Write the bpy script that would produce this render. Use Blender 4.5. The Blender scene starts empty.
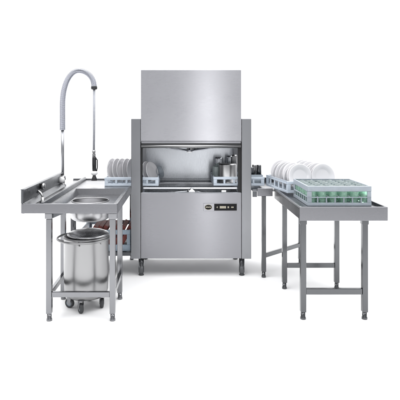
import bpy, bmesh, math, random
from mathutils import Vector, Matrix
R = math.radians
random.seed(7)
sc = bpy.context.scene
COL = sc.collection

# ------------------------------------------------------------------ materials
def new_mat(name):
    m = bpy.data.materials.new(name); m.use_nodes = True
    nt = m.node_tree
    return m, nt, nt.nodes['Principled BSDF']

def steel(name, col, rough, streak=(2, 2, 160), amp=.10, bump=.012, blotch=.05, aniso=0.0):
    """brushed stainless: stretched noise drives roughness and a faint bump; slow noise gives wiping marks"""
    m, nt, b = new_mat(name)
    b.inputs['Base Color'].default_value = (*col, 1); b.inputs['Metallic'].default_value = 1
    tc = nt.nodes.new('ShaderNodeTexCoord')
    mp = nt.nodes.new('ShaderNodeMapping'); mp.inputs['Scale'].default_value = streak
    nt.links.new(tc.outputs['Object'], mp.inputs['Vector'])
    n1 = nt.nodes.new('ShaderNodeTexNoise'); n1.inputs['Scale'].default_value = 4; n1.inputs['Detail'].default_value = 5
    nt.links.new(mp.outputs['Vector'], n1.inputs['Vector'])
    n2 = nt.nodes.new('ShaderNodeTexNoise'); n2.inputs['Scale'].default_value = 5; n2.inputs['Detail'].default_value = 4
    nt.links.new(tc.outputs['Object'], n2.inputs['Vector'])
    r1 = nt.nodes.new('ShaderNodeMapRange'); r1.inputs['To Min'].default_value = rough-amp; r1.inputs['To Max'].default_value = rough+amp
    r1.inputs['From Min'].default_value = .25; r1.inputs['From Max'].default_value = .75
    nt.links.new(n1.outputs['Fac'], r1.inputs['Value'])
    r2 = nt.nodes.new('ShaderNodeMapRange'); r2.inputs['To Min'].default_value = -blotch; r2.inputs['To Max'].default_value = blotch
    r2.inputs['From Min'].default_value = .3; r2.inputs['From Max'].default_value = .7
    nt.links.new(n2.outputs['Fac'], r2.inputs['Value'])
    ad = nt.nodes.new('ShaderNodeMath'); ad.operation = 'ADD'; ad.use_clamp = True
    nt.links.new(r1.outputs[0], ad.inputs[0]); nt.links.new(r2.outputs[0], ad.inputs[1])
    nt.links.new(ad.outputs[0], b.inputs['Roughness'])
    bp = nt.nodes.new('ShaderNodeBump'); bp.inputs['Strength'].default_value = bump*10; bp.inputs['Distance'].default_value = .0004
    if aniso:      # fine horizontal brushing: highlights stretch upright
        b.inputs['Anisotropic'].default_value = aniso
        tv = nt.nodes.new('ShaderNodeCombineXYZ'); tv.inputs[2].default_value = 1
        nt.links.new(tv.outputs[0], b.inputs['Tangent'])
    nt.links.new(n1.outputs['Fac'], bp.inputs['Height']); nt.links.new(bp.outputs['Normal'], b.inputs['Normal'])
    return m

def plain(name, col, rough=.5, var=.06, scale=30, trans=0, ior=1.45, sss=0, coat=0, spec=.5):
    m, nt, b = new_mat(name)
    tc = nt.nodes.new('ShaderNodeTexCoord')
    n = nt.nodes.new('ShaderNodeTexNoise'); n.inputs['Scale'].default_value = scale; n.inputs['Detail'].default_value = 3
    nt.links.new(tc.outputs['Object'], n.inputs['Vector'])
    cr = nt.nodes.new('ShaderNodeValToRGB')
    cr.color_ramp.elements[0].position = .3; cr.color_ramp.elements[1].position = .7
    cr.color_ramp.elements[0].color = (*[c*(1-var) for c in col], 1)
    cr.color_ramp.elements[1].color = (*[min(1, c*(1+var)) for c in col], 1)
    nt.links.new(n.outputs['Fac'], cr.inputs['Fac']); nt.links.new(cr.outputs['Color'], b.inputs['Base Color'])
    b.inputs['Roughness'].default_value = rough
    b.inputs['IOR'].default_value = ior
    b.inputs['Transmission Weight'].default_value = trans
    b.inputs['Coat Weight'].default_value = coat
    b.inputs['Specular IOR Level'].default_value = spec
    return m

M = dict(
    steel=steel('brushed_steel', (.262, .263, .280), .29, (3, 3, 260), amp=.02, bump=.002, blotch=.010, aniso=.95),
    hoodsteel=steel('hood_steel', (.375, .375, .396), .29, (3, 3, 260), amp=.03, bump=.002, blotch=.012, aniso=.85),
    post=steel('post_steel', (.245, .25, .262), .33, (200, 200, 3), amp=.03, bump=.003, blotch=.02),
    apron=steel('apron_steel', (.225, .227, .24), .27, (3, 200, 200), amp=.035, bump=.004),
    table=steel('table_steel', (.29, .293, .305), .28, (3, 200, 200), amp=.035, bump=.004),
    darkrefl=steel('dark_reflection_steel', (.12, .125, .134), .30, (160, 160, 3)),  # base colour darkened to carry the splashback's dark reflection
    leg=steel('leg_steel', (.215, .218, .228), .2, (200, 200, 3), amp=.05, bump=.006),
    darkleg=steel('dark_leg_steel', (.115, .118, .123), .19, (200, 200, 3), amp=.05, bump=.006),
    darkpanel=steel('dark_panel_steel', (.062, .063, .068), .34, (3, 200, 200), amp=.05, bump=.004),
    rail=steel('rail_steel', (.62, .63, .65), .26, (3, 200, 200), amp=.03, bump=.002),
    satin=steel('satin_steel', (.30, .305, .32), .34, (120, 120, 4), amp=.05, bump=.004),
    basin=steel('bowl_steel', (.44, .44, .45), .32, (40, 40, 40), amp=.01, bump=0, blotch=.012),
    chrome=steel('polished_steel', (.31, .31, .313), .32, (200, 200, 4), amp=.03, bump=.003, blotch=.02),
    lid=steel('lid_steel', (.42, .423, .43), .28, (14, 14, 14), amp=.008, bump=0, blotch=.012),
    wire=steel('spring_steel', (.36, .37, .41), .24, (30, 30, 30), amp=.05, bump=.004),
    inner=steel('chamber_steel', (.43, .445, .47), .27, (200, 200, 3), amp=.04, bump=.004, blotch=.015),
    black=plain('black_plastic', (.018, .018, .02), .4),
    rubber=plain('grey_rubber', (.045, .047, .05), .55),
    rubdark=plain('black_gasket', (.012, .012, .013), .6),
    white=plain('white_plastic', (.78, .78, .78), .35, .02),
    ceramic=plain('white_china', (.66, .655, .67), .18, .015, 12, coat=.3),
    rack=plain('pale_blue_plastic', (.52, .58, .65), .42, .05, 25),
    rackgrey=plain('grey_blue_plastic', (.42, .47, .52), .35, .06, 25, trans=.22),
    rackshade=plain('shaded_blue_plastic', (.25, .31, .37), .45, .06, 25),  # pale blue plastic with the shade under the table put into its colour
    clear=plain('clear_glass_rim', (.58, .65, .65), .08, .05, 25, trans=.72, ior=1.35),
    grid=plain('grey_divider_plastic', (.40, .44, .47), .5, .06, 25),
    tint=plain('green_tumbler_glass', (.68, .93, .79), .05, .12, 40, trans=.82, ior=1.3),
    red=plain('red_brown_plastic', (.20, .066, .058), .6, .15, 18, spec=.2),
    hose=plain('grey_hose', (.30, .31, .34), .4, .08, 60),
    disp=plain('black_display', (.006, .006, .007), .3, 0, spec=.15),
    marks=plain('cream_marking', (.42, .39, .31), .5, .05),
    paper=plain('white_studio_floor', (.90, .90, .90), .9, .004, 2),
)

# ------------------------------------------------------------------ mesh builder
class MB:
    def __init__(s): s.v = []; s.f = []; s.smooth = []
    def add(s, vs, fs, sm=False):
        o = len(s.v); s.v += [tuple(p) for p in vs]
        for f in fs: s.f.append([i+o for i in f]); s.smooth.append(sm)
        return s
    def box(s, x0, x1, y0, y1, z0, z1):
        vs = [(x, y, z) for z in (z0, z1) for y in (y0, y1) for x in (x0, x1)]
        return s.add(vs, [(0,2,3,1), (4,5,7,6), (0,1,5,4), (2,6,7,3), (0,4,6,2), (1,3,7,5)])
    def prism(s, pts, axis, a, b):
        """extrude a 2-D outline along an axis ('x','y','z') from a to b"""
        def P(p, t):
            return {'x': (t, p[0], p[1]), 'y': (p[0], t, p[1]), 'z': (p[0], p[1], t)}[axis]
        n = len(pts)
        return s.add([P(p, a) for p in pts]+[P(p, b) for p in pts],
                     [tuple(range(n))[::-1], tuple(range(n, 2*n))]+[(i, (i+1) % n, n+(i+1) % n, n+i) for i in range(n)])
    def bar(s, p, q, w, h, up=(0, 0, 1)):
        p = Vector(p); q = Vector(q); d = (q-p).normalized(); up = Vector(up)
        if abs(d.dot(up)) > .95: up = Vector((0, 1, 0))
        a = d.cross(up).normalized()*w/2; b = a.cross(d).normalized()*h/2
        vs = []
        for c in (p, q): vs += [c-a-b, c+a-b, c+a+b, c-a+b]
        return s.add(vs, [(0,3,2,1), (4,5,6,7), (0,1,5,4), (1,2,6,5), (2,3,7,6), (3,0,4,7)])
    def tube(s, path, r, n=10, closed=False, cap=True):
        P = [Vector(p) for p in path]; m = len(P); rr = r if hasattr(r, '__len__') else [r]*m
        rings = []; prev = None
        for i in range(m):
            if closed: t = P[(i+1) % m]-P[i-1]
            else: t = P[min(i+1, m-1)]-P[max(i-1, 0)]
            t.normalize()
            if prev is None:
                ref = Vector((0, 0, 1)) if abs(t.z) < .9 else Vector((0, 1, 0))
                u = t.cross(ref).normalized()
            else:
                u = (prev-t*prev.dot(t)).normalized()
            prev = u; w = t.cross(u)
            rings.append([P[i]+(u*math.cos(2*math.pi*k/n)+w*math.sin(2*math.pi*k/n))*rr[i] for k in range(n)])
        vs = [p for ring in rings for p in ring]; fs = []
        for i in range(m if closed else m-1):
            j = (i+1) % m
            for k in range(n): fs.append((i*n+k, i*n+(k+1) % n, j*n+(k+1) % n, j*n+k))
        s.add(vs, fs, True)
        if cap and not closed:
            s.add(rings[0], [tuple(range(n))[::-1]]); s.add(rings[-1], [tuple(range(n))])
        return s
    def lathe(s, prof, n=40, mat=None, smooth=True):
        """revolve (r, z) round local z, then move by a matrix"""
        mat = mat or Matrix()
        vs = []; fs = []
        for r, z in prof:
            for k in range(n):
                a = 2*math.pi*k/n; vs.append(mat @ Vector((r*math.cos(a), r*math.sin(a), z)))
        for i in range(len(prof)-1):
            for k in range(n): fs.append((i*n+k, i*n+(k+1) % n, (i+1)*n+(k+1) % n, (i+1)*n+k))
        return s.add(vs, fs, smooth)
    def disc(s, r, mat, n=40):
        return s.add([mat @ Vector((r*math.cos(2*math.pi*k/n), r*math.sin(2*math.pi*k/n), 0)) for k in range(n)], [tuple(range(n))])
    def build(s, name, mat, parent=None, bevel=0, seg=2, origin=None, autosm=False):
        me = bpy.data.meshes.new(name)
        off = Vector(origin) if origin else Vector((0, 0, 0))
        me.from_pydata([tuple(Vector(p)-off) for p in s.v], [], s.f); me.update()
        for p, sm in zip(me.polygons, s.smooth): p.use_smooth = sm
        bm = bmesh.new(); bm.from_mesh(me); bmesh.ops.remove_doubles(bm, verts=bm.verts, dist=1e-6)
        bmesh.ops.recalc_face_normals(bm, faces=bm.faces); bm.to_mesh(me); bm.free()
        me.materials.append(M[mat])
        o = bpy.data.objects.new(name, me); COL.objects.link(o)
        o.location = off
        if parent is not None:
            base = Vector((0, 0, 0)); q = parent
            while q is not None: base += q.location; q = q.parent
            o.parent = parent; o.location = off-base
        if bevel:
            b = o.modifiers.new('edge', 'BEVEL'); b.width = bevel; b.segments = seg; b.limit_method = 'ANGLE'; b.angle_limit = R(40)
            b.harden_normals = False
        return o

def tag(o, label=None, cat=None, group=None, kind=None):
    if label: o['label'] = label
    if cat: o['category'] = cat
    if group: o['group'] = group
    if kind: o['kind'] = kind
    return o

def thing(name, loc, label, cat, group=None, rz=0):
    o = bpy.data.objects.new(name, None); COL.objects.link(o); o.empty_display_size = .1
    o.location = loc; o.rotation_euler = (0, 0, rz)
    return tag(o, label, cat, group)

def copy_tree(o, parent=None):
    c = o.copy(); COL.objects.link(c)
    if parent is not None: c.parent = parent
    for ch in list(o.children): copy_tree(ch, c)
    return c

def local(name, mb, mat, parent, bevel=0, seg=2):
    """part whose coordinates are already in its parent's own space"""
    o = mb.build(name, mat, None, bevel, seg); o.parent = parent; o.location = (0, 0, 0)
    return o

ORD = ['first', 'second', 'third', 'fourth', 'fifth', 'sixth', 'seventh', 'eighth', 'ninth', 'tenth']

# ------------------------------------------------------------------ setting
f = MB(); f.add([(-12, -7, 0), (12, -7, 0), (12, 8, 0), (-12, 8, 0)], [(0, 1, 2, 3)])
tag(f.build('floor', 'paper'), kind='structure')
prof = [(8, 0)]+[(8+2*math.sin(R(a)), 2-2*math.cos(R(a))) for a in range(10, 91, 10)]+[(10, 7)]
b = MB(); vs = []; fs = []
for y, z in prof: vs += [(-12, y, z), (12, y, z)]
for i in range(len(prof)-1): fs.append((2*i, 2*i+1, 2*i+3, 2*i+2))
b.add(vs, fs, True); tag(b.build('backdrop', 'paper'), kind='structure')

# ------------------------------------------------------------------ dishwasher
DY0, DY1 = 4.742, 5.42
dw = thing('dishwasher', (.107, 5.08, 0), 'tall stainless dishwasher with its hood raised, standing between the two tables', 'dishwasher')
PL0, PL1, PR0, PR1 = -.468, -.378, .590, .682
ZB, ZT = .172, .80
# lower body: an open-topped tank box
body = MB()
body.box(PL0+.003, PR1-.003, DY0+.03, DY1, ZB+.004, .66)
body.box(PL0+.003, PL1+.03, DY0+.09, DY1-.03, .66, ZT); body.box(PR0-.03, PR1-.003, DY0+.09, DY1-.03, .66, ZT)
body.build('cabinet', 'steel', dw, .003)
fp = MB(); fp.box(PL1+.0015, PR0-.0015, DY0+.004, DY0+.0285, ZB+.002, ZT)
fp.build('front_panel', 'steel', dw, .004, 3)
lip = MB(); lip.box(PL1+.002, PR0-.002, DY0+.0305, DY0+.055, ZT-.10, ZT+.004)
lip.build('tank_lip', 'inner', dw, .003)
for x0, x1 in ((PL0, PL1), (PR0, PR1)):
    MB().box(x0, x1, DY0, DY0+.085, ZB, 1.512).build('post', 'post', dw, .004, 3)
    MB().box(x0-(.012 if x0 > 0 else 0), x1+(.012 if x0 < 0 else 0), DY1-.065, DY1-.0205, ZB+.02, 1.512).build('rear_post', 'post', dw, .004)
# black gaskets on the inner edges of the posts
MB().box(PL1+.0005, PL1+.016, DY0+.03, DY0+.075, ZT+.006, 1.285).build('gasket', 'rubdark', dw)
MB().box(PR0-.030, PR0-.0005, DY0+.03, DY0+.075, ZT+.006, 1.285).build('gasket', 'rubdark', dw)
# back wall of the wash chamber, with folded centre seam
bp = MB(); bp.box(PL0+.003, PR1-.003, DY1-.02, DY1+.003, .665, 1.50)
bp.box(PL1+.003, PR0-.003, DY1-.06, DY1-.0275, .80, .868)
bp.build('back_panel', 'inner', dw, .003)
# hood: hollow box open below
HZ0, HZ1 = 1.300, 1.978
HX0, HX1 = -.3745, .5865
HY0, HY1 = DY0+.006, DY1-.03
hd = MB()
hd.box(HX0, HX1, HY0, HY0+.022, HZ0, HZ1); hd.box(HX0, HX1, HY1-.022, HY1, HZ0, HZ1)
hd.box(HX0, HX0+.022, HY0+.022, HY1-.022, HZ0, HZ1); hd.box(HX1-.022, HX1, HY0+.022, HY1-.022, HZ0, HZ1)
hd.box(HX0+.022, HX1-.022, HY0+.022, HY1-.022, HZ1-.022, HZ1)
hood = hd.build('hood', 'hoodsteel', dw)
MB().box(HX0, HX1, HY0+.0225, HY0+.0425, HZ1-.012, HZ1+.004).build('hood_top_edge', 'hoodsteel', hood, .002)
# skirt and lift rail
MB().box(HX0+.002, HX1-.002, HY0+.004, HY0+.03, HZ0-.024, HZ0-.003).build('hood_skirt', 'steel', hood, .003)
MB().box(HX0+.002, HX1-.002, HY0+.012, HY0+.028, HZ0-.036, HZ0-.0245).build('hood_seal', 'rubber', hood)
lr = MB(); lr.tube([(HX0+.004, HY0+.002, HZ0-.052), (HX1-.004, HY0+.002, HZ0-.052)], .0165, 16)
lr.build('lift_rail', 'chrome', hood)
# rack rails
for y in (DY0+.078, 5.20):
    MB().box(PL1+.02, PR0-.033, y, y+.022, .828, .846).build('rack_rail', 'rail', dw, .003)
MB().box(PL1+.02, PR0-.033, 5.26, 5.275, .80, .83).build('rack_rail', 'rail', dw, .003)
# tank screens and wash arms
ts = MB(); ts.box(PL1+.035, PR0-.035, DY0+.10, DY1-.07, .70, .712)
ts.build('tank_screen', 'inner', dw)
def arm(z, up):
    a = MB(); c = Vector((.107, 5.02, z))
    for sx in (-1, 1):
        a.tube([c+Vector((sx*.03, 0, 0)), c+Vector((sx*.2, -.05*sx, up*.02)), c+Vector((sx*.33, -.12*sx, up*.045))], [.02, .017, .012], 12)
    o = a.build('wash_arm', 'inner', dw)
    h = MB(); T = Matrix.Translation(c)
    h.lathe([(0, -.028), (.03, -.028), (.036, -.01), (.036, .012), (.022, .028), (0, .03)], 24, T)
    h.build('arm_hub', 'chrome', o)
arm(1.215, 1); arm(.775, -1)
# hub nut under the upper arm (white) and white shapes on the tank lip
nut = MB(); nut.lathe([(0, -.012), (.026, -.010), (.031, 0), (.026, .008), (0, .009)], 24, Matrix.Translation((.092, DY0+.065, 1.205)))
nut.tube([(.092, DY0+.065, 1.21), (.092, DY0+.065, 1.30)], .007, 8)
for sx in (-1, 1):
    nut.tube([(.092+sx*.028, DY0+.065, 1.206), (.092+sx*.12, DY0+.066, 1.214), (.092+sx*.25, DY0+.068, 1.236), (.092+sx*.31, DY0+.07, 1.262)], .0055, 8)
nut.build('hood_stay', 'wire', dw)
cap = MB(); cap.lathe([(0, -.0145), (.024, -.0125), (.0295, -.003), (.0, -.002)], 24, Matrix.Translation((.092, DY0+.065, 1.198))); cap.build('stay_cap', 'white', dw)
ct = MB(); ct.prism([(.083, ZT+.0045), (.147, ZT+.0045), (.140, ZT+.018), (.121, ZT+.034), (.113, ZT+.050), (.107, ZT+.034), (.090, ZT+.018)], 'y', DY0+.034, DY0+.05)
ct.build('white_shape', 'white', dw, .002)
ct = MB(); ct.box(.40, .445, DY0+.033, DY0+.05, ZT+.0045, ZT+.022); ct.build('white_shape', 'white', dw, .003)
# control strip
def pxm(x, y): return (x-180)/104.66, 1.5-(y-120)/104.66
x0, z1 = pxm(203.4, 203.4); x1, z0 = pxm(237.2, 211.0)
cp = MB(); cp.box(x0, x1, DY0-.002, DY0+.0035, z0, z1)
cpo = cp.build('control_panel', 'steel', dw, .0015)
dx0, _ = pxm(214.2, 0)
MB().box(dx0, x1-.004, DY0-.0045, DY0-.0022, z0+.004, z1-.004).build('display', 'disp', cpo, .001)
zc = (z0+z1)/2; ex, _ = pxm(208.4, 0)
em = MB(); em.lathe([(0, .0022), (.0295, .0022), (.0295, 0)], 36, Matrix.Translation((ex, DY0-.0022, zc)) @ Matrix.Rotation(R(90), 4, 'X') @ Matrix.Diagonal((1.12, .80, 1, 1)))
emo = em.build('emblem', 'disp', cpo)
er = MB(); er.tube([(ex+.0305*1.12*math.cos(t*math.pi/20), DY0-.0034, zc+.0305*.80*math.sin(t*math.pi/20)) for t in range(40)], .0017, 6, closed=True)
er.build('emblem_ring', 'marks', cpo)
def lettering(txt, size, x, z, y, mat, parent, name='lettering', bold=.0):
    cu = bpy.data.curves.new(name, 'FONT'); cu.body = txt; cu.size = size; cu.align_x = 'CENTER'; cu.align_y = 'CENTER'; cu.extrude = .0003; cu.offset = bold
    to = bpy.data.objects.new('tmp_text', cu); COL.objects.link(to)
    bpy.context.view_layer.update()
    me = bpy.data.meshes.new_from_object(to.evaluated_get(bpy.context.evaluated_depsgraph_get()))
    bpy.data.objects.remove(to)
    me.transform(Matrix.Translation((x, y, z)) @ Matrix.Rotation(R(90), 4, 'X'))
    me.materials.clear(); me.materials.append(M[mat])
    me.name = name
    o = bpy.data.objects.new(name, me); COL.objects.link(o)
    base = Vector((0, 0, 0)); q = parent
    while q is not None: base += q.location; q = q.parent
    o.parent = parent; o.location = -base
    return o
lettering('APACH', .0165, ex, zc, DY0-.0048, 'marks', cpo, bold=.0006)
def mark(px0, px1, h, n=1, gap=.25):
    a, _ = pxm(px0, 0); b2, _ = pxm(px1, 0); w = (b2-a)/n
    mk = MB()
    for i in range(n): mk.box(a+i*w, a+(i+1-gap)*w, DY0-.0052, DY0-.0047, zc-h/2, zc+h/2)
    mk.build('marking', 'marks', cpo)
mark(217.0, 217.8, .016); mark(216.4, 218.4, .004)
mark(219.8, 226.2, .022, 5, .22)
mark(227.6, 229.2, .017, 2, .3); mark(231.2, 233.8, .012, 3, .3)
# feet
for x in (-.375, .598):
    for y in (DY0+.06, DY1-.06):
        lg = MB(); lg.lathe([(.0, ZB+.003), (.027, ZB+.003), (.027, .03), (.023, .022)], 20, Matrix.Translation((x, y, 0)))
        lo = lg.build('leg', 'darkleg', dw)
        ft = MB(); ft.lathe([(.021, .024), (.021, .012), (.026, .006), (.026, 0), (0, 0)], 20, Matrix.Translation((x, y, 0))); ft.build('foot', 'rubber', lo)

# ------------------------------------------------------------------ legs used by both tables
LW = .041
def leg(x, y, ztop, parent, mat, w=LW):
    m = MB(); m.box(x-w/2, x+w/2, y-w/2, y+w/2, .055, ztop)
    o = m.build('leg', mat, parent, .003)
    g = MB(); g.lathe([(.0, .054), (.017, .054), (.017, .02), (.021, .014), (.021, 0), (0, 0)], 18, Matrix.Translation((x, y, 0)))
    g.build('foot', mat, o)
    return o

# ------------------------------------------------------------------ sink table (entry side)
st = thing('sink_table', (-.82, 4.5, 0), 'stainless sink table with splashback and round bowl, left of the dishwasher', 'sink table')
TX0, TX1, TY0, TY1, TZ = -1.18, -.468, 3.68, 5.40, .85
RX0, RX1, RY0, RY1, RZ = -.985, -.515, 3.74, 4.70, .795   # recess
tp = MB()
t = .006
tp.box(TX0+.02, RX0, TY0+.02, TY1-.02, TZ-t, TZ); tp.box(RX1, TX1-.02, TY0+.02, TY1-.02, TZ-t, TZ)
tp.box(RX0, RX1, TY0+.02, RY0, TZ-t, TZ); tp.box(RX0, RX1, RY1, TY1-.02, TZ-t, TZ)
# recess walls slope in to a floor with a round hole
BX, BY, BR = -.782, 4.33, .155
fx0, fx1, fy0, fy1 = RX0+.03, RX1-.03, RY0+.03, RY1-.008
top = [(RX0, RY0, TZ), (RX1, RY0, TZ), (RX1, RY1, TZ), (RX0, RY1, TZ)]
bot = [(fx0, fy0, RZ), (fx1, fy0, RZ), (fx1, fy1, RZ), (fx0, fy1, RZ)]
tp.add(top+bot, [(i, (i+1) % 4, 4+(i+1) % 4, 4+i) for i in range(4)])
N = 48; circ = []; rect = []
for k in range(N):
    a = 2*math.pi*k/N+math.pi/4*0; dx, dy = math.cos(a), math.sin(a)
    circ.append((BX+BR*dx, BY+BR*dy, RZ))
    tx = ((fx1 if dx > 0 else fx0)-BX)/dx if abs(dx) > 1e-6 else 9
    ty = ((fy1 if dy > 0 else fy0)-BY)/dy if abs(dy) > 1e-6 else 9
    q = min(tx, ty); rect.append((BX+q*dx, BY+q*dy, RZ))
tp.add(rect+circ, [(k, (k+1) % N, N+(k+1) % N, N+k) for k in range(N)])
for cx, cy in ((fx0, fy0), (fx1, fy0), (fx1, fy1), (fx0, fy1)):   # close the four corners
    ks = sorted(range(N), key=lambda k: (rect[k][0]-cx)**2+(rect[k][1]-cy)**2)[:2]
    tp.add([(cx, cy, RZ), rect[ks[0]], rect[ks[1]]], [(0, 1, 2)])
tp.build('tabletop', 'table', st)
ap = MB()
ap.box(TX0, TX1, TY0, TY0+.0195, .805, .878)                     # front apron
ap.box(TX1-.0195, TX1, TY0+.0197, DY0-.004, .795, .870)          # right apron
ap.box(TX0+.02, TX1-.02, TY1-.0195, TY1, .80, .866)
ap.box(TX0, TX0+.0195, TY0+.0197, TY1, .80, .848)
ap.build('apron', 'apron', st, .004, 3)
# leg bracket under the front-right corner
MB().box(-.532, -.470, TY0+.004, TY0+.06, .762, .8045).build('leg_bracket', 'table', st, .003)
MB().box(-1.006, -.952, TY0+.003, TY0+.055, .765, .8045).build('leg_bracket', 'table', st, .003)
gs = MB(); gs.prism([(-.951, .8045), (-.86, .8045), (-.951, .765)], 'y', TY0+.03, TY0+.045); gs.build('gusset', 'darkrefl', st)
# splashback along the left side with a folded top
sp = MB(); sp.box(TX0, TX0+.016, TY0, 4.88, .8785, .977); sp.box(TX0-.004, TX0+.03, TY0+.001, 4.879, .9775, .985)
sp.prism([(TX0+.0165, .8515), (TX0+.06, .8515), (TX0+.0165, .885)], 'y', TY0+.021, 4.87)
sp.build('splashback', 'darkrefl', st, .002)
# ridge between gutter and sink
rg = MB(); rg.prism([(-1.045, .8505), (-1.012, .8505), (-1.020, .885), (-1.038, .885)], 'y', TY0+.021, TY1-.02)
rg.build('ridge', 'darkrefl', st, .003)
bs = MB(); bs.lathe([(BR, RZ-.0005), (BR+.003, RZ-.012), (BR+.018, RZ-.022), (BR+.018, .675), (BR+.010, .65), (BR-.010, .636), (BR-.05, .630), (0, .628)], 48, Matrix.Translation((BX, BY, 0)))
bso = bs.build('basin', 'basin', st)
rr = MB(); rr.tube([(BX+(BR+.003)*math.cos(a*math.pi/24), BY+(BR+.003)*math.sin(a*math.pi/24), RZ+.002) for a in range(48)], .0055, 8, closed=True)
rr.build('basin_ring', 'chrome', bso)
od = MB(); od.box(BX-.145, BX+.02, TY0+.17, TY0+.2, .783, .7945); od.build('crossmember', 'darkrefl', st)
dv = MB(); dv.tube([(-.985, 4.58, .01), (-.985, 4.58, .79)], .026, 16); dv.build('drain_pipe', 'leg', st)
for x, y in ((-.978, 3.712), (-.504, 3.712), (-.978, 4.16), (-.504, 4.16), (-.978, 5.30), (-.52, 5.34)):
    leg(x, y, .7615 if y < 3.8 else .795, st, 'leg')
s1 = MB(); s1.box(-.957, -.525, 3.698, 3.726, .177, .217); s1.build('stretcher', 'leg', st, .003)
for x in (-.978, ):
    MB().box(x-.014, x+.014, 3.733, 4.139, .177, .217).build('stretcher', 'leg', st, .003)
MB().box(-.519, -.489, 3.733, 4.139, .177, .217).build('stretcher', 'leg', st, .003)
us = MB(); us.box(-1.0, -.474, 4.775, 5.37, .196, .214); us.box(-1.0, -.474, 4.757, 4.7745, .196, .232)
us.build('undershelf', 'darkrefl', st, .003)

# things in the gutter: a mixer block at the riser foot belongs to the spray tap
def PT(px, py, Y):   # a point at depth Y read off the survey of the photograph
    s = 496/Y
    return Vector(((px-180)/s, Y, 1.5-(py-120)/s))
FY = 4.90
fa = thing('spray_tap', (-1.155, FY, TZ), 'tall spring-arch spray tap with hanging hose behind the sink table', 'spray tap')
XR = -1.160
fb = MB(); fb.lathe([(0, .852), (.034, .852), (.034, .862), (.022, .87), (.022, .90), (.03, .91), (.033, .925), (.03, .945), (.017, .955), (0, .956)], 28, Matrix.Translation((XR, FY, 0)))
fb.tube([(XR, FY, .925), (XR+.01, FY-.07, .92)], [.016, .021], 14)
fbo = fb.build('mixer_body', 'chrome', fa)
kn = MB(); kn.lathe([(0, 0), (.022, 0), (.03, .008), (.03, .03), (.022, .042), (0, .044)], 20, Matrix.Translation((XR+.012, FY-.075, .918)) @ Matrix.Rotation(R(80), 4, 'X'))
kn.build('handle', 'white', fbo)
ri = MB(); ri.tube([(XR, FY, .95), (XR, FY, 1.42)], .0155, 16); ri.build('riser_pipe', 'satin', fa)
key = [(XR, 1.40), (XR, 1.56)]
xe = -.848; cx = (XR+xe)/2; rx = (xe-XR)/2
for a in range(180, 89, -10): key.append((cx+rx*math.cos(R(a)), 1.66+.331*math.sin(R(a))))
for a in range(80, -1, -10): key.append((cx+rx*math.cos(R(a)), 1.838+.153*math.sin(R(a))))
key.append((xe, 1.822))
def resample(pts, n):
    P = [Vector(p) for p in pts]; L = [0]
    for i in range(1, len(P)): L.append(L[-1]+(P[i]-P[i-1]).length)
    out = []; j = 0
    for k in range(n):
        d = L[-1]*k/(n-1)
        while j < len(P)-2 and L[j+1] < d: j += 1
        u = (d-L[j])/max(1e-9, L[j+1]-L[j]); out.append(P[j].lerp(P[j+1], min(1, u)))
    return out, L[-1]
k3 = [Vector((x, FY, z)) for x, z in key]
cen, LL = resample(k3, 90)
for _ in range(3): cen = [cen[0]]+[(cen[i-1]+cen[i]*2+cen[i+1])/4 for i in range(1, len(cen)-1)]+[cen[-1]]
MB().tube(cen, .0225, 14).build('inner_hose', 'hose', fa)
turns = int(LL/.0094); per = 14; fine, _ = resample(cen, turns*per+1); hel = []
for i, p in enumerate(fine):
    tdir = (fine[min(i+1, len(fine)-1)]-fine[max(i-1, 0)]).normalized()
    u = Vector((0, 1, 0)); w = tdir.cross(u).normalized(); a = 2*math.pi*i/per
    hel.append(p+(u*math.cos(a)+w*math.sin(a))*.0250)
MB().tube(hel, .0049, 7).build('spring', 'wire', fa)
end = cen[-1]
MB().lathe([(0, .016), (.026, .015), (.031, .006), (.031, -.014), (.024, -.022), (0, -.023)], 24, Matrix.Translation(end)).build('collar', 'black', fa)
hz = PT(94.3, 152, FY).z
MB().tube([end+Vector((0, 0, -.02)), (end.x-.001, FY, 1.5), (end.x-.003, FY, hz)], .0125, 12).build('hose', 'hose', fa)
hx = end.x-.003
def Z(py): return PT(0, py, FY).z
MB().lathe([(0, Z(150)), (.017, Z(150)), (.017, Z(153)), (.014, Z(153.3)), (.018, Z(154.5)), (.018, Z(157)), (0, Z(157))], 20, Matrix.Translation((hx, FY, 0))).build('hose_nut', 'chrome', fa)
gp = MB(); gp.lathe([(0, Z(156.8)), (.019, Z(157)), (.021, Z(158)), (.0215, Z(164)), (.0195, Z(171)), (0, Z(171.2))], 20, Matrix.Translation((hx+.004, FY, 0)))
gp.tube([(hx+.02, FY, Z(158)), (hx+.036, FY-.01, Z(160)), (hx+.036, FY-.01, Z(167)), (hx+.028, FY, Z(171))], .006, 8)
gp.build('spray_grip', 'black', fa)
MB().lathe([(0, Z(170.9)), (.022, Z(171)), (.034, Z(172)), (.034, Z(173.8)), (.02, Z(175.2)), (0, Z(175.3))], 24, Matrix.Translation((hx+.004, FY, 0))).build('guard_ring', 'white', fa)
MB().lathe([(0, Z(175)), (.014, Z(175)), (.02, Z(177)), (.031, Z(179.6)), (.031, Z(180.4)), (0, Z(180.5))], 24, Matrix.Translation((hx+.004, FY, 0))).build('spray_head', 'black', fa)

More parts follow.
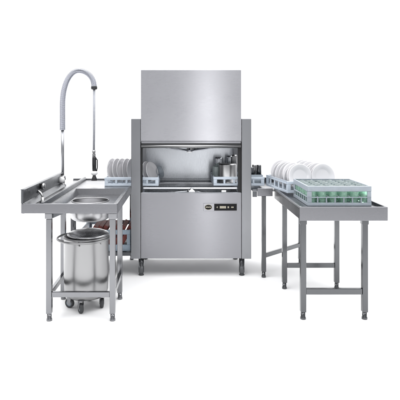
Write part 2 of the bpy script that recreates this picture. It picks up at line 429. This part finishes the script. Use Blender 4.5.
# small mixer valve in the gutter
va = thing('gutter_tap', (-1.14, 4.32, .852), 'small steel swan-neck tap lying low in the gutter beside the splashback', 'tap')
v = MB(); v.lathe([(0, 0), (.022, 0), (.022, .012), (.013, .02), (.013, .045), (0, .047)], 18, Matrix.Translation((-1.075, 3.88, .852)))
v.tube([(-1.075, 3.88, .89), (-1.077, 3.88, .905), (-1.09, 3.885, .928), (-1.11, 3.90, .94), (-1.122, 3.92, .938), (-1.13, 3.935, .925)], .0085, 10)
v.build('spout', 'chrome', va)
v = MB(); v.lathe([(0, 0), (.02, .0), (.027, .008), (.027, .026), (.018, .034), (0, .036)], 20, Matrix.Translation((TX0+.017, 4.15, .945)) @ Matrix.Rotation(R(90), 4, 'Y'))
v.build('knob', 'chrome', va)

# ------------------------------------------------------------------ waste bin
BNX, BNY = -.752, 3.985
bn = thing('waste_bin', (BNX, BNY, 0), 'round stainless waste bin on castors with a domed lid, under the sink table', 'bin')
T = Matrix.Translation((BNX, BNY, 0))
bd = MB(); bd.lathe([(0, .082), (.10, .084), (.145, .098), (.168, .125), (.174, .15), (.178, .30), (.178, .555), (.183, .562), (.183, .572), (.176, .576), (.170, .576), (.170, .2), (0, .19)], 64, T)
bd.build('bin_body', 'chrome', bn)
ld = MB(); Tl = Matrix.Translation((BNX+.012, BNY+.012, .580))
ld.lathe([(.158, -.014), (.166, -.004), (.166, .006), (.157, .013), (.13, .024), (.08, .034), (.03, .038), (0, .0385)], 56, Tl)
ldo = ld.build('lid', 'lid', bn)
rh = MB(); RX = BNX-.022
rh.tube([(RX+.208*math.cos(a*math.pi/32), BNY+.202*math.sin(a*math.pi/32), .556) for a in range(64)], .0085, 10, closed=True)
for a in (20, 100, 190, 265, 320):
    ca, sa = math.cos(R(a)), math.sin(R(a))
    rh.tube([(BNX+.172*ca, BNY+.172*sa, .53), (RX+.206*ca, BNY+.2*sa, .552)], .005, 8)
rh.build('ring_handle', 'chrome', bn)
for a in (262, 188, 352, 90):
    ca, sa = math.cos(R(a)), math.sin(R(a)); cx, cy = BNX+.128*ca, BNY+.135*sa
    d = random.uniform(0, 360) if a != 262 else 25
    Tc = Matrix.Translation((cx, cy, 0)) @ Matrix.Rotation(R({262: 28, 188: 70, 352: 5, 90: 60}[a]), 4, 'Z')
    fk = MB()
    for sx in (-1, 1):
        fk.add([Tc @ Vector(p) for p in ((sx*.019, -.018, .094), (sx*.019, .018, .094), (sx*.019, .012, .03), (sx*.019, -.012, .03),
                                         (sx*.0165, -.018, .094), (sx*.0165, .018, .094), (sx*.0165, .012, .03), (sx*.0165, -.012, .03))],
               [(0,1,2,3), (7,6,5,4), (0,4,5,1), (1,5,6,2), (2,6,7,3), (3,7,4,0)])
    fk.lathe([(0, .103), (.024, .103), (.024, .0945), (0, .0945)], 18, Tc)
    cst = fk.build('castor', 'leg', bn, origin=(cx, cy, .1))
    Tw = Tc @ Matrix.Translation((0, .004, .038)) @ Matrix.Rotation(R(90), 4, 'Y')
    MB().lathe([(.024, -.014), (.034, -.014), (.038, -.009), (.038, .009), (.034, .014), (.024, .014)], 28, Tw).build('tyre', 'rubber', cst)
    MB().lathe([(0, -.0155), (.010, -.0155), (.012, -.012), (.0238, -.012), (.0238, .012), (.012, .012), (.010, .0155), (0, .0155)], 24, Tw).build('wheel_hub', 'rackgrey', cst)

# ------------------------------------------------------------------ outlet table (exit side)
ot = thing('outlet_table', (1.22, 4.5, 0), 'stainless corner outlet table carrying racks, right of the dishwasher', 'table')
OX0, OX1, OY0, OY1, OZ, OF = .894, 1.552, 3.70, 5.36, .851, .828
SX0 = .692; SY0 = 4.706
tp = MB()
tp.box(OX0+.0185, OX1-.0185, OY0+.0185, OY1-.0185, OF-.008, OF)
tp.box(SX0, OX0+.018, SY0+.0185, OY1-.0185, OF-.008, OF)
tp.build('tabletop', 'table', ot)
ap = MB(); ap.box(OX0, OX1, OY0, OY0+.018, .747, OZ); ap.build('front_apron', 'apron', ot, .004, 3)
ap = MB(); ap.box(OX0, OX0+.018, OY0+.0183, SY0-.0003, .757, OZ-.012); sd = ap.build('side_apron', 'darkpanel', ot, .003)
ap = MB(); ap.box(OX0-.001, OX0+.019, OY0+.019, SY0-.0003, OZ-.0118, OZ); ap.build('side_rim', 'table', ot, .003)
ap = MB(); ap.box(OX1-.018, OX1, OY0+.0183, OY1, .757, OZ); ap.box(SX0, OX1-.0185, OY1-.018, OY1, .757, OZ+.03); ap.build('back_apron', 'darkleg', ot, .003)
ap = MB(); ap.box(.735, OX0-.014, SY0, SY0+.018, .775, OZ); ap.build('stub_apron', 'apron', ot, .004, 3)
ap = MB(); ap.box(SX0, .7347, SY0+.02, SY0+.038, .765, OZ-.012); ap.build('stub_bracket', 'darkrefl', ot, .003)
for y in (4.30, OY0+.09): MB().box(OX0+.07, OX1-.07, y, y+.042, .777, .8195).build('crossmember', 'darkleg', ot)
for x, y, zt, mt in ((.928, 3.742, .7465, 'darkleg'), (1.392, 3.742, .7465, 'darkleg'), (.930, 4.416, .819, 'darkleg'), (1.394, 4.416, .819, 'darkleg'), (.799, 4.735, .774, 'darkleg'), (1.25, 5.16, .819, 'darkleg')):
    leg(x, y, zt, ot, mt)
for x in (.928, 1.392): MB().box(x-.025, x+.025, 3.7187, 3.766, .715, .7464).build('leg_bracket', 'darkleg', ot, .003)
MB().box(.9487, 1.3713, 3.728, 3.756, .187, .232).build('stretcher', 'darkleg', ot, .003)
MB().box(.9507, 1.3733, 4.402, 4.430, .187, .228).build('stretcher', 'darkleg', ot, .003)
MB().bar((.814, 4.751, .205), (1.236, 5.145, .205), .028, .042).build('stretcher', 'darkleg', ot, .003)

# ------------------------------------------------------------------ racks
def basket(parent, w, d, h, mat, wins=5, rows=1, grid=0, pegs=None, bands=None):
    """open plastic dishwasher basket: bars and posts, with a lattice floor, in the parent's own space"""
    hw, hd_ = w/2, d/2; t = .012
    fr = MB()
    zs = [(0, .022), (h-.026, h)]
    if rows == 2: zs.insert(1, (h*.50-.007, h*.50+.007))
    if bands: zs = bands
    for z0, z1 in zs:
        fr.box(-hw, hw, -hd_, -hd_+t, z0, z1); fr.box(-hw, hw, hd_-t, hd_, z0, z1)
        fr.box(-hw, -hw+t, -hd_+t, hd_-t, z0, z1); fr.box(hw-t, hw, -hd_+t, hd_-t, z0, z1)
    gaps = [(zs[i][1], zs[i+1][0]) for i in range(len(zs)-1)]
    for gi, (z0, z1) in enumerate(gaps):
        n = wins if gi == 0 else (1 if bands else max(2, wins//3))
        for i in range(n+1):
            u = -hw+(w-2*t)*i/n+t; pw = .022 if i in (0, n) else (.006 if bands else .010)
            a0, a1 = max(-hw, u-pw), min(hw, u+pw)
            for y0 in (-hd_+.0012, hd_-t+.0008):
                fr.box(a0+.0006, a1-.0006, y0, y0+t-.002, z0, z1)
            v = -hd_+(d-2*t)*i/n+t; b0, b1 = max(-hd_+t, v-pw), min(hd_-t, v+pw)
            if b1-b0 > .004:
                for x0 in (-hw+.0012, hw-t+.0008):
                    fr.box(x0, x0+t-.002, b0, b1, z0, z1)
    fo = local('frame', fr, mat, parent, .003)
    lt = MB(); n = 10
    for i in range(n+1):
        u = -hw+t+(w-2*t)*i/n; v = -hd_+t+(d-2*t)*i/n
        lt.box(max(-hw+t, u-.004), min(hw-t, u+.004), -hd_+t, hd_-t, .006, .012)
        lt.box(-hw+t, hw-t, max(-hd_+t, v-.004), min(hd_-t, v+.004), .0125, .018)
    if pegs:
        nx, ny, ph = pegs
        for i in range(nx):
            for j in range(ny):
                x = (w-.07)*((i+.5)/nx-.5); y = (d-.06)*((j+.5)/ny-.5)
                lt.tube([(x, y, .012), (x, y, ph*.8), (x, y, ph)], [.005, .0042, .002], 6)
    local('lattice', lt, mat, parent)
    if grid:
        dg = MB()
        for i in range(1, grid):
            u = -hw+w*i/grid; v = -hd_+d*i/grid
            for z0, z1 in ((h-.034, h-.020), (h*.40, h*.45)):
                dg.box(u-.0045, u+.0045, -hd_+t, hd_-t, z0, z1)
                dg.box(-hw+t, hw-t, v-.0045, v+.0045, z0-.0004, z1-.0009)
        local('divider', dg, 'grid', parent)
# china plate: lathed round its own axis, standing on edge; local y is the axis
PLATE_R = .116
def plate_mesh(r):
    m = MB(); T = Matrix.Rotation(R(90), 4, 'X')
    m.lathe([(0, -.004), (r*.55, -.004), (r*.60, -.002), (r*.68, .005), (r*.97, .014), (r, .0158), (r*.988, .0178), (r*.94, .0170), (r*.68, .0090), (r*.60, .0035), (r*.55, .002), (0, .0015)], 56, T)
    return m
plate0 = plate_mesh(PLATE_R).build('plate', 'ceramic')
first = [True]
def place_plate(loc, rot, label, group, scale=1):
    o = plate0 if first[0] else plate0.copy()
    if not first[0]: COL.objects.link(o)
    first[0] = False
    o.location = loc; o.rotation_euler = rot; o.scale = (scale,)*3
    return tag(o, label, 'plate', group)

# rack of plates on the outlet table
PRX, PRY, PRA = 1.148, 4.700, R(10)
pr = thing('dish_rack', (PRX, PRY, OZ+.001), 'pale blue plastic rack holding two rows of white plates on the outlet table', 'dish rack', 'plastic dishwasher racks', PRA)
basket(pr, .50, .55, .105, 'rack', 5, pegs=(5, 8, .085))
for col, (ux, nm) in enumerate(((-.114, 'left'), (.100, 'right'))):
    for j in range(10):
        v = -.235+.0515*j
        p = Vector((ux+random.uniform(-.003, .003), v, 0)); p.rotate(Matrix.Rotation(PRA, 3, 'Z'))
        place_plate((PRX+p.x, PRY+p.y, OZ+.022+PLATE_R+random.uniform(-.001, .001)), (R(-9+random.uniform(-3, 3)), random.uniform(0, 6), PRA+R(random.uniform(-4, 4))),
                    f'{ORD[j]} white plate from the front, {nm} row of the outlet table rack', 'white plates in the rack on the outlet table')

# rack of green tumblers in front of it
GX, GY = 1.247, 4.118
gr = thing('glass_rack', (GX, GY, OF+.001), 'pale blue-grey compartment rack of green tumblers at the front of the outlet table', 'glass rack', 'plastic dishwasher racks')
basket(gr, .50, .49, .154, 'rackgrey', 7, grid=6, bands=[(0, .024), (.062, .068), (.112, .154)])
tm = MB(); tm.lathe([(0, .0), (.027, 0), (.0295, .004), (.0325, .070), (.0335, .092), (.0355, .126), (.0365, .128), (.0350, .130), (.0335, .126), (.0318, .092), (.0305, .070), (.0275, .010), (0, .008)], 24)
tum0 = tm.build('tumbler', 'tint'); ft = True
tum0.data.materials.append(M['clear'])
for p in tum0.data.polygons:
    if p.center.z > .091: p.material_index = 1
for j in range(6):
    for i in range(6):
        o = tum0 if ft else tum0.copy()
        if not ft: COL.objects.link(o)
        ft = False
        o.location = (GX-.25+.5*(i+.5)/6, GY-.245+.49*(j+.5)/6, OF+.0195)
        o.rotation_euler = (R(random.uniform(-2.2, 2.2)), R(random.uniform(-2.2, 2.2)), random.uniform(0, 6))
        tag(o, f'green tumbler, {ORD[i]} from the left in row {ORD[j]} from the front of the rack'.replace('row first', 'the first row').replace('row second', 'the second row').replace('row third', 'the third row').replace('row fourth', 'the fourth row').replace('row fifth', 'the fifth row').replace('row sixth', 'the sixth row').replace(' of the rack', ''), 'tumbler', 'green tumblers in the glass rack')

# rack straddling the left side of the machine
LX, LY = -.475, 5.095
lr_ = thing('dish_rack', (LX, LY, TZ+.002), 'pale blue plastic rack of plates half inside the left end of the dishwasher', 'dish rack', 'plastic dishwasher racks')
basket(lr_, .53, .46, .085, 'rack', 5, pegs=(9, 3, .07))
for j in range(5):
    x = LX-.222+.050*j
    place_plate((x, LY-.05+random.uniform(-.004, .004), TZ+.022+PLATE_R*1.02), (R(-5), 0, R(68+random.uniform(-2, 2))),
                f'{ORD[j]} white plate from the left, on edge in the rack beside the dishwasher', 'white plates beside the left dishwasher post', 1.02)
place_plate((LX+.185, LY-.10, TZ+.030+PLATE_R*.86), (R(-16), 0, R(58)), 'white plate leaning alone in the rack end inside the dishwasher chamber', None, .86)
bw = MB(); bw.lathe([(0, 0), (.025, 0), (.027, .006), (.05, .02), (.062, .048), (.0635, .05), (.060, .049), (.047, .024), (.02, .009), (0, .009)], 36,
                    Matrix.Rotation(R(90), 4, 'X'))
bo = bw.build('bowl', 'rackgrey'); bo.location = (LX+.232, LY+.02, TZ+.10); bo.rotation_euler = (R(-20), 0, R(60))
wp = [plate0.copy() for _ in range(1)][0]; COL.objects.link(wp); wp.location = (LX+.135, LY-.07, TZ+.022+PLATE_R*.9); wp.rotation_euler = (R(-12), 0, R(64)); wp.scale = (.9,)*3
tag(wp, 'white plate mostly hidden by the left post, behind the lone leaning plate', 'plate')
tag(bo, 'grey bowl tilted behind the lone plate inside the dishwasher', 'bowl')

# rack straddling the right side of the machine, with pot and beakers
QX, QY = .580, 5.105
qr = thing('dish_rack', (QX, QY, OZ+.002), 'pale blue plastic rack with a steel pot half inside the right end of the dishwasher', 'dish rack', 'plastic dishwasher racks')
basket(qr, .50, .46, .088, 'rack', 5)
pot = thing('pot', (.478, 4.995, OZ+.022), 'upturned cylindrical stainless pot in the rack inside the dishwasher', 'pot')
m = MB(); m.lathe([(.088, 0), (.094, 0), (.094, .006), (.0905, .008), (.0905, .178), (.084, .188), (.03, .190), (0, .190)], 48)
local('pot_body', m, 'chrome', pot)
m = MB()
for sx in ():
    m.tube([(sx*.089, -.03, .06), (sx*.115, -.03, .06), (sx*.12, 0, .06), (sx*.115, .03, .06), (sx*.089, .03, .06)], .0045, 8)
def beaker(name, r, h, mat):
    m = MB(); m.lathe([(r*.9, 0), (r, 0), (r*.94, h*.95), (r*.85, h), (0, h), ], 28)
    return m.build(name, mat)
gm = MB(); gm.lathe([(0, 0), (.030, 0), (.034, .006), (.036, .15), (.037, .158), (.034, .156), (.032, .012), (0, .010)], 28)
for k, (x, y, lab) in enumerate(((.365, 5.02, 'clear tumbler in front of the tall beaker, left of the steel pot'), (.395, 5.12, 'clear tumbler half hidden behind the left edge of the steel pot'))):
    o = gm.build('tumbler', 'clear'); o.location = (x, y, OZ+.022); o.scale.z = 1.0+.12*k; tag(o, lab, 'tumbler', 'clear tumblers beside the steel pot')
for x, y, r, h, mat, lab, cat in ((.568, 5.17, .03, .265, 'chrome', 'slim steel beaker standing right behind the pot by the post', 'beaker'),
                             (.41, 5.22, .045, .235, 'inner', 'tall narrow steel beaker standing behind the left of the pot', 'beaker'),
                             (.53, 5.24, .04, .25, 'inner', 'tall narrow steel beaker standing behind the middle of the pot', 'beaker')):
    o = beaker('beaker', r, h, mat); o.location = (x, y, OZ+.022); tag(o, lab, cat, 'steel beakers in the dishwasher rack')
for x, y, r, h, mat, lab in ((.722, 5.00, .024, .150, 'darkrefl', 'dark steel cup nearest the dishwasher post in the right rack'),
                             (.757, 5.06, .024, .172, 'chrome', 'bright steel cup between two dark cups in the right rack'),
                             (.795, 5.00, .026, .175, 'darkleg', 'dark steel cup at the outer end of the right rack')):
    o = beaker('cup', r, h, mat); o.location = (x, y, OZ+.022); tag(o, lab, 'cup', 'steel cups in the right rack')
cb = MB(); cb.box(-.062, .058, -.06, -.054, 0, .085); cb.box(-.062, .058, .054, .06, 0, .085); cb.box(-.062, -.056, -.054, .054, 0, .085); cb.box(.052, .058, -.054, .054, 0, .085)
for k in range(3): cb.box(-.064, .060, -.0625, -.0602, .02+.025*k, .028+.025*k)
cbo = cb.build('cup_holder', 'rackgrey', None, .003); cbo.location = (.765, 4.985, OZ+.02); tag(cbo, 'small grey plastic holder round the steel cups outside the right post', 'holder')

# ------------------------------------------------------------------ red trays in a rack under the sink table
RXc, RYc = -.722, 5.03
rk = thing('dish_rack', (RXc, RYc, .2335), 'pale blue plastic rack of red trays on the undershelf of the sink table', 'dish rack', 'plastic dishwasher racks')
basket(rk, .485, .485, .205, 'rackshade', 3, bands=[(0, .062), (.160, .205)])
tr = MB()   # shallow tray standing on edge; local x is its depth
w, h, d, t = .30, .245, .040, .005
tr.box(0, t, -w/2, w/2, 0, h)
tr.box(t, d, -w/2, -w/2+t, 0, h); tr.box(t, d, w/2-t, w/2, 0, h); tr.box(t, d, -w/2+t, w/2-t, 0, t); tr.box(t, d, -w/2+t, w/2-t, h-t, h)
tr.box(d, d+.004, -w/2-.008, -w/2+t, -.006, h+.006); tr.box(d, d+.004, w/2-t, w/2+.008, -.006, h+.006)
tray0 = tr.build('tray', 'red', None, .003)
for j in range(7):
    o = tray0 if j == 0 else tray0.copy()
    if j: COL.objects.link(o)
    o.location = (RXc-.232+.0565*j, RYc-.055+random.uniform(-.006, .006), .258); o.rotation_euler = (0, R(27+random.uniform(-1.5, 1.5)), 0)
    tag(o, f'{ORD[j]} red-brown tray from the left leaning in the rack under the sink table', 'tray', 'red-brown trays under the sink table')

# ------------------------------------------------------------------ camera, lamps, world
cam = bpy.data.cameras.new('camera'); co = bpy.data.objects.new('camera', cam); COL.objects.link(co)
co.location = (0, 0, 1.5); co.rotation_euler = (R(90), 0, 0)
cam.sensor_width = 36; cam.lens = 36*496/400; cam.shift_x = .05; cam.shift_y = -.20; cam.clip_end = 200; cam.clip_start = .05
sc.camera = co
def area(name, loc, target, sx, sy, power, col=(1, 1, 1)):
    l = bpy.data.lights.new(name, 'AREA'); l.shape = 'RECTANGLE'; l.size = sx; l.size_y = sy; l.energy = power; l.color = col
    o = bpy.data.objects.new(name, l); COL.objects.link(o); o.location = loc
    o.rotation_euler = (Vector(target)-Vector(loc)).to_track_quat('-Z', 'Y').to_euler()
    return o
area('added_overhead_light', (0, 4.4, 5.2), (0, 4.4, 0), 12, 9, 1150)  # added lamp, lifts the floor to plain white
area('added_backdrop_light', (0, 6.6, 5.6), (0, 9.6, 2.2), 9, 1.2, 60)  # added lamp that only whitens the backdrop
area('strip_softbox', (.60, -1.2, 1.30), (.60, 4.7, 1.30), .32, 2.6, 14)
w = bpy.data.worlds.new('World'); sc.world = w; w.use_nodes = True
nt = w.node_tree; bg = nt.nodes['Background']
tc = nt.nodes.new('ShaderNodeTexCoord'); sx = nt.nodes.new('ShaderNodeSeparateXYZ'); nt.links.new(tc.outputs['Generated'], sx.inputs[0])
cr = nt.nodes.new('ShaderNodeValToRGB'); mr = nt.nodes.new('ShaderNodeMapRange'); mr.inputs['From Min'].default_value = -1
nt.links.new(sx.outputs['X'], mr.inputs['Value']); nt.links.new(mr.outputs[0], cr.inputs['Fac'])
e = cr.color_ramp.elements; e[0].color = (1, 1, 1.02, 1); e[1].color = (.80, .81, .83, 1)
q = e.new(.45); q.color = (.95, .96, .99, 1); q = e.new(.72); q.color = (.86, .87, .90, 1)
nt.links.new(cr.outputs['Color'], bg.inputs['Color']); bg.inputs['Strength'].default_value = .72
sc.view_settings.view_transform = 'Standard'; sc.view_settings.look = 'None'; sc.view_settings.exposure = 0; sc.view_settings.gamma = 1
sc.view_settings.use_curve_mapping = False
sc.render.engine = 'CYCLES'; sc.cycles.use_denoising = True
sc.cycles.max_bounces = 10; sc.cycles.transmission_bounces = 8
